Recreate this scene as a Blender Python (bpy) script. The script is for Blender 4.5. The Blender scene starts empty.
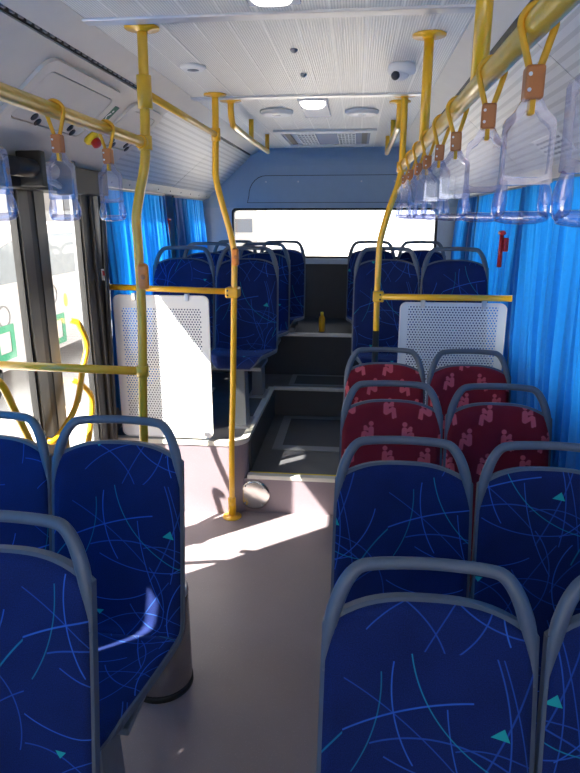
import bpy, bmesh, math, random
from mathutils import Vector, Matrix
random.seed(7)
S = bpy.context.scene
COL = S.collection
PI = math.pi

# ------------------------------------------------------------------ camera
H = 1.70
FPX = 600.0                       # focal length in pixels of the 580 x 773 frame
VPX, VPY = 358.0, 219.0           # where the bus's long axis vanishes
d = Vector(((VPX-290)/FPX, -(VPY-386.5)/FPX, -1.0)).normalized()   # bus axis (+Y) in camera space
u = Vector((0, -d.z, d.y)).normalized()
r = d.cross(u)
cam_d = bpy.data.cameras.new('camera')
cam = bpy.data.objects.new('camera', cam_d); COL.objects.link(cam)
cam_d.sensor_fit = 'VERTICAL'; cam_d.sensor_height = 36.0
cam_d.lens = FPX/773.0*36.0
cam_d.clip_start = 0.02; cam_d.clip_end = 300
rot = Matrix(((r.x, r.y, r.z), (d.x, d.y, d.z), (u.x, u.y, u.z)))
cam.matrix_world = Matrix.Translation((0, 0, H)) @ rot.to_4x4()
S.camera = cam

# ------------------------------------------------------------------ sky, sun, exposure
SKY, SUN = 3.2, 36.0
w = bpy.data.worlds.new('sky'); S.world = w; w.use_nodes = True
bg = w.node_tree.nodes['Background']
bg.inputs[0].default_value = (0.95, 0.97, 1.0, 1); bg.inputs[1].default_value = SKY
sd = bpy.data.lights.new('sun', 'SUN'); sd.energy = SUN; sd.angle = math.radians(0.6); sd.color = (1.0, 0.93, 0.84)
sun = bpy.data.objects.new('sun', sd); COL.objects.link(sun)
SUNDIR = Vector((0.73, 0.60, -1.0)).normalized()
sun.rotation_euler = SUNDIR.to_track_quat('-Z', 'Y').to_euler()
sun.location = (-6, -5, 9)
vs = S.view_settings
vs.view_transform = 'Standard'; vs.look = 'None'; vs.gamma = 1.0; vs.use_curve_mapping = False
vs.exposure = 0.0
S.cycles.use_denoising = True
S.cycles.max_bounces = 14; S.cycles.diffuse_bounces = 7; S.cycles.transparent_max_bounces = 24
S.cycles.sample_clamp_indirect = 12

def portal(loc, direction, sx, sy):      # daylight sampling guides in the bus's own window openings
    l = bpy.data.lights.new('window_portal', 'AREA'); l.shape = 'RECTANGLE'; l.size = sx; l.size_y = sy
    l.cycles.is_portal = True
    o = bpy.data.objects.new('window_portal', l); COL.objects.link(o)
    o.location = loc; o.rotation_euler = Vector(direction).to_track_quat('-Z', 'Z' if abs(direction[2]) < .5 else 'Y').to_euler()
portal((-1.50, 2.50, 0.95), (1, 0, 0), 1.0, 1.9)
portal((-0.23, 5.80, 1.575), (0, -1, 0), 1.9, 0.5)
portal((-0.26, -2.32, 1.45), (0, 1, 0), 2.0, 1.2)
portal((-1.50, 0.15, 1.4), (1, 0, 0), 3.4, 0.95)
portal((0.98, 1.7, 1.4), (-1, 0, 0), 7.4, 0.95)
portal((-1.50, 4.35, 1.4), (1, 0, 0), 2.1, 0.95)

# ------------------------------------------------------------------ shader helpers
class X:                                  # arithmetic on node sockets
    def __init__(s, nt, v): s.nt = nt; s.v = v
    def op(s, o, b=None, c=None):
        n = s.nt.nodes.new('ShaderNodeMath'); n.operation = o
        for i, q in enumerate((s, b, c)):
            if q is None: continue
            q = q.v if isinstance(q, X) else q
            if isinstance(q, (int, float)): n.inputs[i].default_value = q
            else: s.nt.links.new(q, n.inputs[i])
        return X(s.nt, n.outputs[0])
    def __add__(s, b): return s.op('ADD', b)
    def __sub__(s, b): return s.op('SUBTRACT', b)
    def __mul__(s, b): return s.op('MULTIPLY', b)
    def __truediv__(s, b): return s.op('DIVIDE', b)
    def abs(s): return s.op('ABSOLUTE')
    def max(s, b): return s.op('MAXIMUM', b)
    def min(s, b): return s.op('MINIMUM', b)
    def gt(s, b): return s.op('GREATER_THAN', b)
    def lt(s, b): return s.op('LESS_THAN', b)
    def fract(s): return s.op('FRACT')
    def floor(s): return s.op('FLOOR')
    def sqrt(s): return s.op('SQRT')
    def clamp(s):
        q = s.op('ADD', 0.0); q.v.node.use_clamp = True; return q
def length(a, b): return (a*a+b*b).sqrt()

def new_mat(name):
    m = bpy.data.materials.new(name); m.use_nodes = True
    return m, m.node_tree, m.node_tree.nodes['Principled BSDF']
def mixcol(nt, fac, a, b):
    n = nt.nodes.new('ShaderNodeMix'); n.data_type = 'RGBA'
    if isinstance(fac, X): nt.links.new(fac.v, n.inputs[0])
    else: n.inputs[0].default_value = fac
    for i, q in ((6, a), (7, b)):
        if isinstance(q, tuple): n.inputs[i].default_value = (*q, 1)
        else: nt.links.new(q, n.inputs[i])
    return n.outputs[2]
def coords(nt, kind='Object'):
    t = nt.nodes.new('ShaderNodeTexCoord'); return t.outputs[kind]
def sep(nt, v):
    n = nt.nodes.new('ShaderNodeSeparateXYZ'); nt.links.new(v, n.inputs[0])
    return [X(nt, o) for o in n.outputs]
def noise(nt, vec, scale, detail=3.0):
    n = nt.nodes.new('ShaderNodeTexNoise'); n.inputs['Scale'].default_value = scale; n.inputs['Detail'].default_value = detail
    nt.links.new(vec, n.inputs['Vector']); return X(nt, n.outputs['Fac'])
def bump(nt, bs, h, strength, dist):
    b = nt.nodes.new('ShaderNodeBump'); b.inputs['Strength'].default_value = strength; b.inputs['Distance'].default_value = dist
    nt.links.new(h.v if isinstance(h, X) else h, b.inputs['Height']); nt.links.new(b.outputs[0], bs.inputs['Normal'])

def plain(name, col, rough=.5, metal=0.0, var=.08, nscale=14, bmp=0.0, bscale=300, coat=0.0, spec=.5):
    m, nt, bs = new_mat(name)
    c = coords(nt)
    f = noise(nt, c, nscale)
    dark = tuple(k*(1-var*1.6) for k in col); lite = tuple(min(1, k*(1+var)) for k in col)
    nt.links.new(mixcol(nt, f, dark, lite), bs.inputs['Base Color'])
    bs.inputs['Roughness'].default_value = rough; bs.inputs['Metallic'].default_value = metal
    bs.inputs['Coat Weight'].default_value = coat; bs.inputs['Specular IOR Level'].default_value = spec
    if bmp: bump(nt, bs, noise(nt, c, bscale), bmp, .002)
    return m

def line_fabric(name):
    """blue moquette printed with thin crossing arcs and small teal triangles; UVs are metres on the pad"""
    m, nt, bs = new_mat(name)
    uv = sep(nt, coords(nt, 'UV'))
    oi = nt.nodes.new('ShaderNodeObjectInfo'); rnd = X(nt, oi.outputs['Random'])
    TX, TY = .46, .52
    px = ((uv[0]/TX + rnd*7.31).fract())*TX
    py = ((uv[1]/TY + rnd*3.77).fract())*TY
    rg = random.Random(5)
    acc = teal = None
    for i in range(22):
        big = i % 3
        R = rg.uniform(.14, .34) if big else rg.uniform(.5, 1.4)
        mx, my = rg.uniform(.06, TX-.06), rg.uniform(.06, TY-.06)
        a = rg.uniform(0, 2*PI)
        ccx, ccy = mx-R*math.cos(a), my-R*math.sin(a)
        ln = rg.uniform(.09, .20)
        cosl = math.cos(min(1.2, ln/R))
        dx, dy = px-ccx, py-ccy
        L = length(dx, dy)
        wd = rg.choice((.0012, .0014, .0018))
        line = ((L-R).abs()*-1.0 + wd) / .0012 + .5
        mask = ((dx*math.cos(a)+dy*math.sin(a))/L).gt(cosl)
        v = line.clamp()*mask*rg.uniform(.45, 1.0)
        if i in (4, 10, 15): teal = v if teal is None else teal.max(v)
        else: acc = v if acc is None else acc.max(v)
    tri = None
    for (tx, ty, sz, an) in ((.30, .37, .021, .3), (.08, .12, .014, 1.5)):
        e = None
        for k in range(3):
            t = an+k*2*PI/3
            q = (px-tx)*math.cos(t)+(py-ty)*math.sin(t)*1.35
            e = q if e is None else e.max(q)
        v = e.lt(sz*.5)
        tri = v if tri is None else tri.max(v)
    f = noise(nt, coords(nt, 'UV'), 420, 2); g = noise(nt, coords(nt, 'UV'), 9, 2)
    fine = f*1.5+g*.5-.47
    base = mixcol(nt, fine.clamp(), (.0030, .0080, .042), (.0085, .025, .150))
    c = mixcol(nt, acc*.85, base, (.035, .15, .60))
    c = mixcol(nt, teal*.9, c, (.01, .30, .42))
    c = mixcol(nt, tri, c, (.015, .38, .34))
    nt.links.new(c, bs.inputs['Base Color'])
    bs.inputs['Roughness'].default_value = .85; bs.inputs['Specular IOR Level'].default_value = .25
    bs.inputs['Sheen Weight'].default_value = .15; bs.inputs['Sheen Roughness'].default_value = .4
    bs.inputs['Sheen Tint'].default_value = (.35, .5, 1, 1)
    bump(nt, bs, f, .25, .001)
    return m

def figure_fabric(name):
    """red moquette printed with pale seated figures"""
    m, nt, bs = new_mat(name)
    uv = sep(nt, coords(nt, 'UV'))
    oi = nt.nodes.new('ShaderNodeObjectInfo'); rnd = X(nt, oi.outputs['Random'])
    TX, TY = .15, .098
    gy = uv[1]/TY + rnd*5.3
    row = gy.floor()
    gx = uv[0]/TX + rnd*9.1 + (row*.5).fract()
    cell = gx.floor()
    ly = (gy.fract()-.5)*TY
    lx = (gx.fract()-.5)*TX
    flip = ((cell+row*2)*.5).fract().gt(.25)*2.0-1.0
    lx = lx*flip
    ca, sa = math.cos(-.35), math.sin(-.35)
    x, y = lx*ca-ly*sa, lx*sa+ly*ca
    def cap(ax, ay, bx, by, rr):
        ex, ey = bx-ax, by-ay; L2 = ex*ex+ey*ey
        qx, qy = x-ax, y-ay
        h = ((qx*ex+qy*ey)/L2).clamp()
        return length(qx-h*ex, qy-h*ey)-rr
    x, y = x/1.12, y/1.12
    D = length(x-.004, y-.033)-.0088
    for a in ((-.003, .015, -.012, -.009, .0095), (-.012, -.012, .014, -.006, .0072), (.014, -.006, .006, -.036, .0046), (.020, -.008, .014, -.036, .004),
              (-.002, .012, .018, .006, .0045), (.012, .010, .019, .014, .0065)):
        D = D.min(cap(*a))
        msk = (D*-1.0/.0016+.5).clamp()
    f = noise(nt, coords(nt, 'UV'), 420, 2); g = noise(nt, coords(nt, 'UV'), 8, 2)
    base = mixcol(nt, (f*.6+g*.5).clamp(), (.10, .004, .012), (.30, .014, .030))
    c = mixcol(nt, msk*.85, base, (.72, .13, .16))
    nt.links.new(c, bs.inputs['Base Color'])
    bs.inputs['Roughness'].default_value = .85; bs.inputs['Specular IOR Level'].default_value = .25
    bs.inputs['Sheen Weight'].default_value = .25; bs.inputs['Sheen Tint'].default_value = (1, .5, .5, 1)
    bump(nt, bs, f, .25, .001)
    return m

def perforated(name, col, hw, hh):
    m, nt, bs = new_mat(name)
    uv = sep(nt, coords(nt, 'UV'))
    P = .0158
    gy = uv[1]/(P*.866); row = gy.floor()
    gx = uv[0]/P + (row*.5).fract()
    dx = (gx.fract()-.5)*P; dy = (gy.fract()-.5)*(P*.866)
    inside = uv[0].abs().lt(hw)*uv[1].abs().lt(hh)
    hole = length(dx, dy).lt(.0042)*inside
    bs.inputs['Base Color'].default_value = (*col, 1); bs.inputs['Roughness'].default_value = .4
    tr = nt.nodes.new('ShaderNodeBsdfTransparent'); mx = nt.nodes.new('ShaderNodeMixShader')
    nt.links.new(hole.v, mx.inputs[0]); nt.links.new(bs.outputs[0], mx.inputs[1]); nt.links.new(tr.outputs[0], mx.inputs[2])
    nt.links.new(mx.outputs[0], nt.nodes['Material Output'].inputs[0])
    return m

def glass(name, tint, gloss=.06, haze=0.0, hazecol=(1, 1, 1)):
    """thin clear sheet: see-through, tinted, with a grazing reflection"""
    m, nt, bs = new_mat(name); nt.nodes.remove(bs)
    tr = nt.nodes.new('ShaderNodeBsdfTransparent'); tr.inputs[0].default_value = (*tint, 1)
    gl = nt.nodes.new('ShaderNodeBsdfGlossy'); gl.inputs['Roughness'].default_value = .04
    lw = nt.nodes.new('ShaderNodeLayerWeight'); fc = X(nt, lw.outputs['Facing'])     # Schlick, same from both sides of the sheet
    f = (fc.op('POWER', 5.0)*.9+.035+gloss).clamp()
    mx = nt.nodes.new('ShaderNodeMixShader'); nt.links.new(f.v, mx.inputs[0])
    src = tr.outputs[0]
    if haze:
        di = nt.nodes.new('ShaderNodeBsdfTranslucent'); di.inputs[0].default_value = (*hazecol, 1)
        d2 = nt.nodes.new('ShaderNodeBsdfDiffuse'); d2.inputs[0].default_value = (*hazecol, 1)
        ad = nt.nodes.new('ShaderNodeMixShader'); ad.inputs[0].default_value = .5
        nt.links.new(di.outputs[0], ad.inputs[1]); nt.links.new(d2.outputs[0], ad.inputs[2])
        hz = nt.nodes.new('ShaderNodeMixShader'); hz.inputs[0].default_value = haze
        nt.links.new(tr.outputs[0], hz.inputs[1]); nt.links.new(ad.outputs[0], hz.inputs[2]); src = hz.outputs[0]
    nt.links.new(src, mx.inputs[1]); nt.links.new(gl.outputs[0], mx.inputs[2])
    nt.links.new(mx.outputs[0], nt.nodes['Material Output'].inputs[0])
    return m

def cloth(name, col, trans=.55):
    m, nt, bs = new_mat(name)
    c = coords(nt)
    f = noise(nt, c, 60)
    colr = mixcol(nt, f, tuple(k*.8 for k in col), col)
    nt.links.new(colr, bs.inputs['Base Color']); bs.inputs['Roughness'].default_value = .55
    bs.inputs['Sheen Weight'].default_value = .2
    tl = nt.nodes.new('ShaderNodeBsdfTranslucent'); nt.links.new(colr, tl.inputs[0])
    mx = nt.nodes.new('ShaderNodeMixShader'); mx.inputs[0].default_value = trans
    nt.links.new(bs.outputs[0], mx.inputs[1]); nt.links.new(tl.outputs[0], mx.inputs[2])
    nt.links.new(mx.outputs[0], nt.nodes['Material Output'].inputs[0])
    return m

def ribbed(name, col, pitch, axis=0, rough=.4, depth=.5, metal=0.0):
    """fine ribs (smaller than the eye resolves) pressed into a lining sheet"""
    m, nt, bs = new_mat(name)
    c = coords(nt); q = sep(nt, c)
    a = q[axis] if axis is not None else length(q[0], q[2])
    t = ((a/pitch).fract()-.5).abs()*2.0
    n = noise(nt, c, 3)
    cc = mixcol(nt, t.gt(.62), col, tuple(k*.74 for k in col))
    cc = mixcol(nt, n*.25, cc, tuple(k*.8 for k in col))
    nt.links.new(cc, bs.inputs['Base Color']); bs.inputs['Roughness'].default_value = rough; bs.inputs['Metallic'].default_value = metal
    bump(nt, bs, t, depth, .002)
    return m

def floor_mat(name, col, rough=.42):
    m, nt, bs = new_mat(name)
    c = coords(nt)
    v = nt.nodes.new('ShaderNodeTexVoronoi'); v.inputs['Scale'].default_value = 160; nt.links.new(c, v.inputs['Vector'])
    sp = X(nt, v.outputs['Distance']).lt(.16)
    big = noise(nt, c, 2.2, 5)
    a = mixcol(nt, big, tuple(k*.78 for k in col), tuple(k*1.12 for k in col))
    cc = mixcol(nt, sp*.35, a, tuple(min(1, k*1.9) for k in col))
    nt.links.new(cc, bs.inputs['Base Color'])
    rr = (noise(nt, c, 6, 4)*.3+rough-.15); nt.links.new(rr.v, bs.inputs['Roughness'])
    bump(nt, bs, noise(nt, c, 220), .15, .001)
    return m

def emit(name, col, s):
    m, nt, bs = new_mat(name)
    bs.inputs['Base Color'].default_value = (*col, 1)
    bs.inputs['Emission Color'].default_value = (*col, 1); bs.inputs['Emission Strength'].default_value = s
    return m

M = {}
M['blue_fabric'] = line_fabric('blue_fabric')
M['red_fabric'] = figure_fabric('red_fabric')
M['shell'] = plain('seat_plastic', (.105, .125, .155), .42, bmp=.1)
M['steel'] = plain('brushed_steel', (.55, .55, .56), .3, .95, nscale=40)
M['bin_steel'] = plain('bin_steel', (.42, .41, .40), .26, .95, nscale=30)
M['grey_metal'] = plain('grey_painted_metal', (.24, .25, .265), .45, .3)
M['yellow'] = plain('yellow_paint', (.86, .465, .013), .3, coat=.4, var=.05)
M['yellow_dull'] = plain('yellow_textured_grip', (.74, .43, .028), .32, coat=.25, var=.08, bmp=.3, bscale=200)
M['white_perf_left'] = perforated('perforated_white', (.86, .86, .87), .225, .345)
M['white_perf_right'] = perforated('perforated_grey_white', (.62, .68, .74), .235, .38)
M['lining'] = plain('lining_plastic', (.60, .575, .535), .5, var=.04, bmp=.1)
M['lining_rib'] = ribbed('lining_ribbed', (.62, .62, .61), .022, axis=2, depth=.35)
M['ceiling'] = ribbed('ceiling_ribbed', (.80, .78, .72), .0085, axis=0, depth=.6, rough=.35)
M['joint'] = plain('pale_joint_strip', (.88, .86, .80), .4, var=.02)
M['strap'] = plain('orange_yellow_strap', (.78, .40, .02), .6)
M['alu'] = plain('aluminium_trim', (.66, .66, .66), .35, .6)
M['cream'] = plain('cream_trim', (.72, .69, .60), .5)
M['rear_blue'] = plain('rear_blue_lining', (.33, .44, .56), .5, var=.04, bmp=.1)
M['rear_pale'] = plain('rear_pale_lining', (.42, .50, .60), .35, var=.05)
M['dark_panel'] = plain('dark_grey_panel', (.055, .055, .06), .6)
M['dark_vinyl'] = floor_mat('dark_grey_vinyl', (.085, .085, .092))
M['floor'] = floor_mat('mauve_vinyl', (.27, .225, .24))
M['riser'] = floor_mat('mauve_riser', (.25, .20, .225))
M['black'] = plain('black_rubber', (.012, .012, .013), .55)
M['black_gloss'] = plain('black_paint', (.02, .02, .022), .3)
M['wall'] = plain('side_wall_grey', (.23, .24, .26), .5)
M['outer'] = plain('outer_skin', (.4, .4, .42), .5)
M['frame_grey'] = plain('door_frame_grey', (.055, .051, .046), .4, .2)
M['glass'] = glass('clear_glass', (.96, .97, .965), .0)
M['plastic_clear'] = glass('clear_lilac_plastic', (.92, .93, .97), .03, .09, (.80, .80, .92))
M['plastic_edge'] = glass('clear_lilac_plastic_edge', (.80, .81, .93), .16, .07, (.70, .72, .98))
M['curtain'] = cloth('blue_curtain', (.010, .23, .68), .52)
M['orange'] = plain('orange_clip', (.50, .17, .045), .45)
M['button_orange'] = plain('orange_button', (.75, .24, .03), .4)
M['red'] = plain('red_plastic', (.45, .015, .02), .4)
M['green'] = plain('green_sticker', (.01, .10, .055), .5)
M['green_logo'] = plain('green_logo', (.005, .21, .10), .5)
M['white_paint'] = plain('white_paint', (.80, .79, .77), .4, var=.03)
M['white_plastic'] = plain('white_plastic', (.75, .75, .74), .4, var=.03)
M['lens'] = emit('lit_lamp_lens', (1.0, .97, .92), 2.2)
M['lens_off'] = plain('unlit_lens', (.40, .43, .52), .25)
M['mirror'] = plain('polished_metal', (.80, .78, .72), .22, 1.0, var=.03)
M['pavement'] = plain('pale_pavement', (.62, .58, .54), .8, nscale=3)
M['facade'] = plain('pink_brown_facade', (.19, .115, .10), .8, nscale=2)
M['facade_white'] = plain('white_facade', (.55, .53, .50), .7)
M['facade_grey'] = plain('grey_facade', (.17, .17, .175), .7)
M['van_white'] = plain('van_white', (.42, .385, .375), .5, var=.03)
M['car_glass'] = plain('car_window', (.10, .125, .15), .1)
M['sticker_yellow'] = plain('yellow_sticker', (.80, .62, .02), .5)

# ------------------------------------------------------------------ mesh helpers
class MB:
    def __init__(s): s.v = []; s.f = []; s.sm = []; s.uv = {}
    def add(s, vs, fs, smooth=False):
        b = len(s.v); s.v += [Vector(q) for q in vs]
        for f in fs: s.f.append([b+i for i in f]); s.sm.append(smooth)
        return s
    def box(s, x0, x1, y0, y1, z0, z1, bev=0.0, seg=2):
        if bev:
            bm = bmesh.new(); bmesh.ops.create_cube(bm, size=1)
            for q in bm.verts: q.co = Vector(((x0+x1)/2+q.co.x*(x1-x0), (y0+y1)/2+q.co.y*(y1-y0), (z0+z1)/2+q.co.z*(z1-z0)))
            bmesh.ops.bevel(bm, geom=bm.edges[:], offset=bev, segments=seg, affect='EDGES', profile=.5)
            bm.verts.index_update()
            s.add([q.co.copy() for q in bm.verts], [[q.index for q in f.verts] for f in bm.faces]); bm.free(); return s
        return s.add([(x0,y0,z0),(x1,y0,z0),(x1,y1,z0),(x0,y1,z0),(x0,y0,z1),(x1,y0,z1),(x1,y1,z1),(x0,y1,z1)],
              [(0,3,2,1),(4,5,6,7),(0,1,5,4),(1,2,6,5),(2,3,7,6),(3,0,4,7)])
    def prism(s, pts, ex, smooth=False):           # closed 3-D outline extruded by vector ex
        n = len(pts); ex = Vector(ex); a = [Vector(p) for p in pts]; b = [p+ex for p in a]
        s.add(a+b, [list(range(n))[::-1], list(range(n, 2*n))] + [(i, (i+1) % n, n+(i+1) % n, n+i) for i in range(n)], smooth); return s
    def ring(s, outer, inner, ex, smooth=False):   # frame between two outlines of equal length
        n = len(outer); ex = Vector(ex)
        o = [Vector(p) for p in outer]; i_ = [Vector(p) for p in inner]
        vs = o+i_+[p+ex for p in o]+[p+ex for p in i_]
        fs = []
        for k in range(n):
            j = (k+1) % n
            fs += [(k, j, n+j, n+k), (2*n+k, 3*n+k, 3*n+j, 2*n+j), (k, 2*n+k, 2*n+j, j), (n+k, n+j, 3*n+j, 3*n+k)]
        s.add(vs, fs, smooth); return s
    def sweep(s, pts, rad, seg=10, sub=0, caps=True, flat=1.0, flat_axis=None):
        P = [Vector(p) for p in pts]; R = list(rad) if isinstance(rad, (list, tuple)) else [rad]*len(P)
        if sub:
            Q, RR = [], []
            for i in range(len(P)-1):
                p0 = P[i-1] if i else P[0]*2-P[1]; p1, p2 = P[i], P[i+1]; p3 = P[i+2] if i+2 < len(P) else P[-1]*2-P[-2]
                for k in range(sub):
                    t = k/sub
                    Q.append(.5*((2*p1)+(p2-p0)*t+(2*p0-5*p1+4*p2-p3)*t*t+(3*p1-p0-3*p2+p3)*t**3)); RR.append(R[i]+(R[i+1]-R[i])*t)
            Q.append(P[-1]); RR.append(R[-1]); P, R = Q, RR
        T = []
        for i in range(len(P)):
            a = P[max(0, i-1)]; b = P[min(len(P)-1, i+1)]; T.append((b-a).normalized())
        up = Vector(flat_axis) if flat_axis else (Vector((0, 0, 1)) if abs(T[0].z) < .9 else Vector((0, 1, 0)))
        nrm = (up-T[0]*up.dot(T[0])).normalized()
        vs = []
        for i, (p, t) in enumerate(zip(P, T)):
            nrm = ((Vector(flat_axis) if flat_axis else nrm)); nrm = (nrm-t*nrm.dot(t)).normalized(); bn = t.cross(nrm)
            for k in range(seg):
                a = 2*PI*k/seg; vs.append(p+nrm*math.cos(a)*R[i]*flat+bn*math.sin(a)*R[i])
        fs = [(i*seg+k, i*seg+(k+1) % seg, (i+1)*seg+(k+1) % seg, (i+1)*seg+k) for i in range(len(P)-1) for k in range(seg)]
        s.add(vs, fs, True)
        if caps:
            b = len(s.v)-len(vs)
            s.f.append([b+k for k in range(seg)][::-1]); s.sm.append(False)
            s.f.append([b+(len(P)-1)*seg+k for k in range(seg)]); s.sm.append(False)
        return s
    def lathe(s, prof, c=(0,0,0), axis=(0,0,1), seg=24, smooth=True):   # prof: (radius, height)
        c = Vector(c); ax = Vector(axis).normalized()
        e1 = ax.orthogonal().normalized(); e2 = ax.cross(e1)
        vs = []
        for (rr, h) in prof:
            for k in range(seg):
                a = 2*PI*k/seg; vs.append(c+ax*h+(e1*math.cos(a)+e2*math.sin(a))*rr)
        n = len(prof)
        fs = [(i*seg+k, i*seg+(k+1) % seg, (i+1)*seg+(k+1) % seg, (i+1)*seg+k) for i in range(n-1) for k in range(seg)]
        s.add(vs, fs, smooth); b = len(s.v)-len(vs)
        if prof[0][0] > 1e-6: s.f.append([b+k for k in range(seg)][::-1]); s.sm.append(False)
        if prof[-1][0] > 1e-6: s.f.append([b+(n-1)*seg+k for k in range(seg)]); s.sm.append(False)
        return s
    def mesh(s, name, mat, origin=(0,0,0), uv=None):
        o = Vector(origin)
        me = bpy.data.meshes.new(name); me.from_pydata([tuple(p-o) for p in s.v], [], s.f); me.update()
        me.polygons.foreach_set('use_smooth', s.sm)
        bm = bmesh.new(); bm.from_mesh(me); bmesh.ops.recalc_face_normals(bm, faces=bm.faces); bm.to_mesh(me); bm.free()
        me.materials.append(M[mat])
        if uv:
            l = me.uv_layers.new(name='UVMap')
            for p in me.polygons:
                for li in p.loop_indices:
                    l.data[li].uv = uv(s.v[me.loops[li].vertex_index], me.loops[li].vertex_index)
        return me
def obj(name, mb, mat, parent=None, uv=None):
    """a mesh object; coordinates in mb are world coordinates unless the parent is a local prototype"""
    org = Vector((0, 0, 0))
    p = parent
    while p is not None: org += p.location; p = p.parent
    o = bpy.data.objects.new(name, mb.mesh(name, mat, org, uv)); COL.objects.link(o)
    if parent is not None: o.parent = parent
    return o
def tag(o, label, cat, group=None):
    o['label'] = label; o['category'] = cat
    if group: o['group'] = group
    return o
def thing(name, label, cat, loc=(0,0,0), group=None):
    o = bpy.data.objects.new(name, None); COL.objects.link(o); o.location = loc; o.empty_display_size = .1
    return tag(o, label, cat, group)
def struct(name, mb, mat, label=None):
    o = obj(name, mb, mat); o['kind'] = 'structure'; o['label'] = label or name.replace('_', ' '); return o
def copy_tree(o, parent=None):
    c = o.copy(); COL.objects.link(c); c.parent = parent
    for ch in list(o.children): copy_tree(ch, c)
    return c
def rrect(w_, h_, rr, n=5):                      # rounded rectangle outline, centred
    out = []
    for (sx, sy, a0) in ((1, 1, 0), (-1, 1, PI/2), (-1, -1, PI), (1, -1, 3*PI/2)):
        for k in range(n+1):
            a = a0+k*PI/2/n; out.append((sx*(w_/2-rr)+rr*math.cos(a), sy*(h_/2-rr)+rr*math.sin(a)))
    return out

# ------------------------------------------------------------------ the bus body
XL, XR, XC = -1.42, 0.90, -0.26
CZ = 2.29
STEP_Y, P1, P2, P3 = 3.25, .235, .455, .80
Y2, Y3, YB = 4.40, 4.80, 5.65
LEFT_E, RIGHT_E = -0.61, 0.04                    # edges of the aisle recess

floor = struct('floor', MB().box(XL-.05, XR+.05, -2.3, STEP_Y, -.06, 0), 'floor', 'mauve speckled vinyl bus floor')
obj('step', MB().box(LEFT_E, RIGHT_E, STEP_Y, Y2, -.06, P1), 'dark_vinyl', floor)
obj('step_riser', MB().box(LEFT_E-.10, RIGHT_E+.86, STEP_Y-.008, STEP_Y, 0, P1-.02), 'riser', floor)
obj('step_nosing', MB().box(LEFT_E, RIGHT_E, STEP_Y-.012, STEP_Y+.03, P1-.022, P1+.004, .003), 'cream', floor)
obj('step_stripe', MB().box(LEFT_E+.01, RIGHT_E, STEP_Y+.031, STEP_Y+.045, P1, P1+.003), 'sticker_yellow', floor)
obj('step', MB().box(LEFT_E, RIGHT_E, Y2, Y3, -.06, P2), 'dark_vinyl', floor)
obj('step_nosing', MB().box(LEFT_E, RIGHT_E, Y2-.010, Y2+.03, P2-.02, P2+.004, .003), 'alu', floor)
# left raised platform with a rounded corner at the aisle
rc = .10
pl = [(XL-.05, 3.20), (LEFT_E-rc, 3.20)] + [(LEFT_E-rc+rc*math.sin(a), 3.20+rc-rc*math.cos(a)) for a in [k*PI/16 for k in range(1, 9)]] + [(LEFT_E, Y3), (XL-.05, Y3)]
obj('raised_platform', MB().prism([(x, y, -.06) for x, y in pl], (0, 0, P2+.06-.012)), 'riser', floor)
obj('platform_top', MB().prism([(x, y, P2-.012) for x, y in pl], (0, 0, .012)), 'dark_vinyl', floor)
edge = [(XL, 3.20)]+pl[1:-2]+[(LEFT_E, Y2)]
m = MB()
inn = []
for i, (x, y) in enumerate(edge):
    a = Vector(edge[max(0, i-1)]); b = Vector(edge[min(len(edge)-1, i+1)]); t = (b-a).normalized(); nn = Vector((-t.y, t.x)); inn.append((x+nn.x*.035, y+nn.y*.035, x-nn.x*.006, y-nn.y*.006))
for i in range(len(edge)-1):
    q, p = inn[i], inn[i+1]
    m.add([(q[2], q[3], P2-.022), (p[2], p[3], P2-.022), (p[0], p[1], P2-.022), (q[0], q[1], P2-.022), (q[2], q[3], P2+.005), (p[2], p[3], P2+.005), (p[0], p[1], P2+.005), (q[0], q[1], P2+.005)],
          [(0,3,2,1),(4,5,6,7),(0,1,5,4),(1,2,6,5),(2,3,7,6),(3,0,4,7)])
obj('platform_nosing', m, 'cream', floor)
obj('recess_skirt', MB().box(LEFT_E, LEFT_E+.012, STEP_Y+.06, Y2, P1, P2-.022), 'dark_panel', floor)
obj('raised_platform', MB().box(RIGHT_E, XR+.05, STEP_Y, Y3, -.06, P2), 'dark_vinyl', floor)
obj('rear_box', MB().box(XL-.05, XR+.05, Y3, YB+.05, -.06, P3), 'dark_panel', floor)
obj('step_nosing', MB().box(-.62, .10, Y3-.012, Y3+.035, P3-.02, P3+.005, .003), 'alu', floor)
obj('floor_hatch', MB().box(-.46, -.04, 3.74, 4.30, P1, P1+.006, .002), 'dark_panel', floor)
obj('hatch_frame', MB().ring([(x, y, P1) for x, y in ((-.52, 3.66), (.0, 3.66), (.0, 4.36), (-.52, 4.36))], [(x, y, P1) for x, y in ((-.46, 3.74), (-.04, 3.74), (-.04, 4.30), (-.46, 4.30))], (0, 0, .007)), 'grey_metal', floor)
obj('floor_hatch', MB().box(-.46, -.02, 4.50, 4.76, P2, P2+.005, .002), 'dark_panel', floor)
obj('hatch_frame', MB().ring([(x, y, P2) for x, y in ((-.50, 4.47), (.02, 4.47), (.02, 4.79), (-.50, 4.79))], [(x, y, P2) for x, y in ((-.46, 4.50), (-.02, 4.50), (-.02, 4.76), (-.46, 4.76))], (0, 0, .006)), 'grey_metal', floor)
obj('door_edge_strip', MB().box(XL+.03, XL+.09, 1.98, 3.12, 0, .004), 'sticker_yellow', floor)

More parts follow.
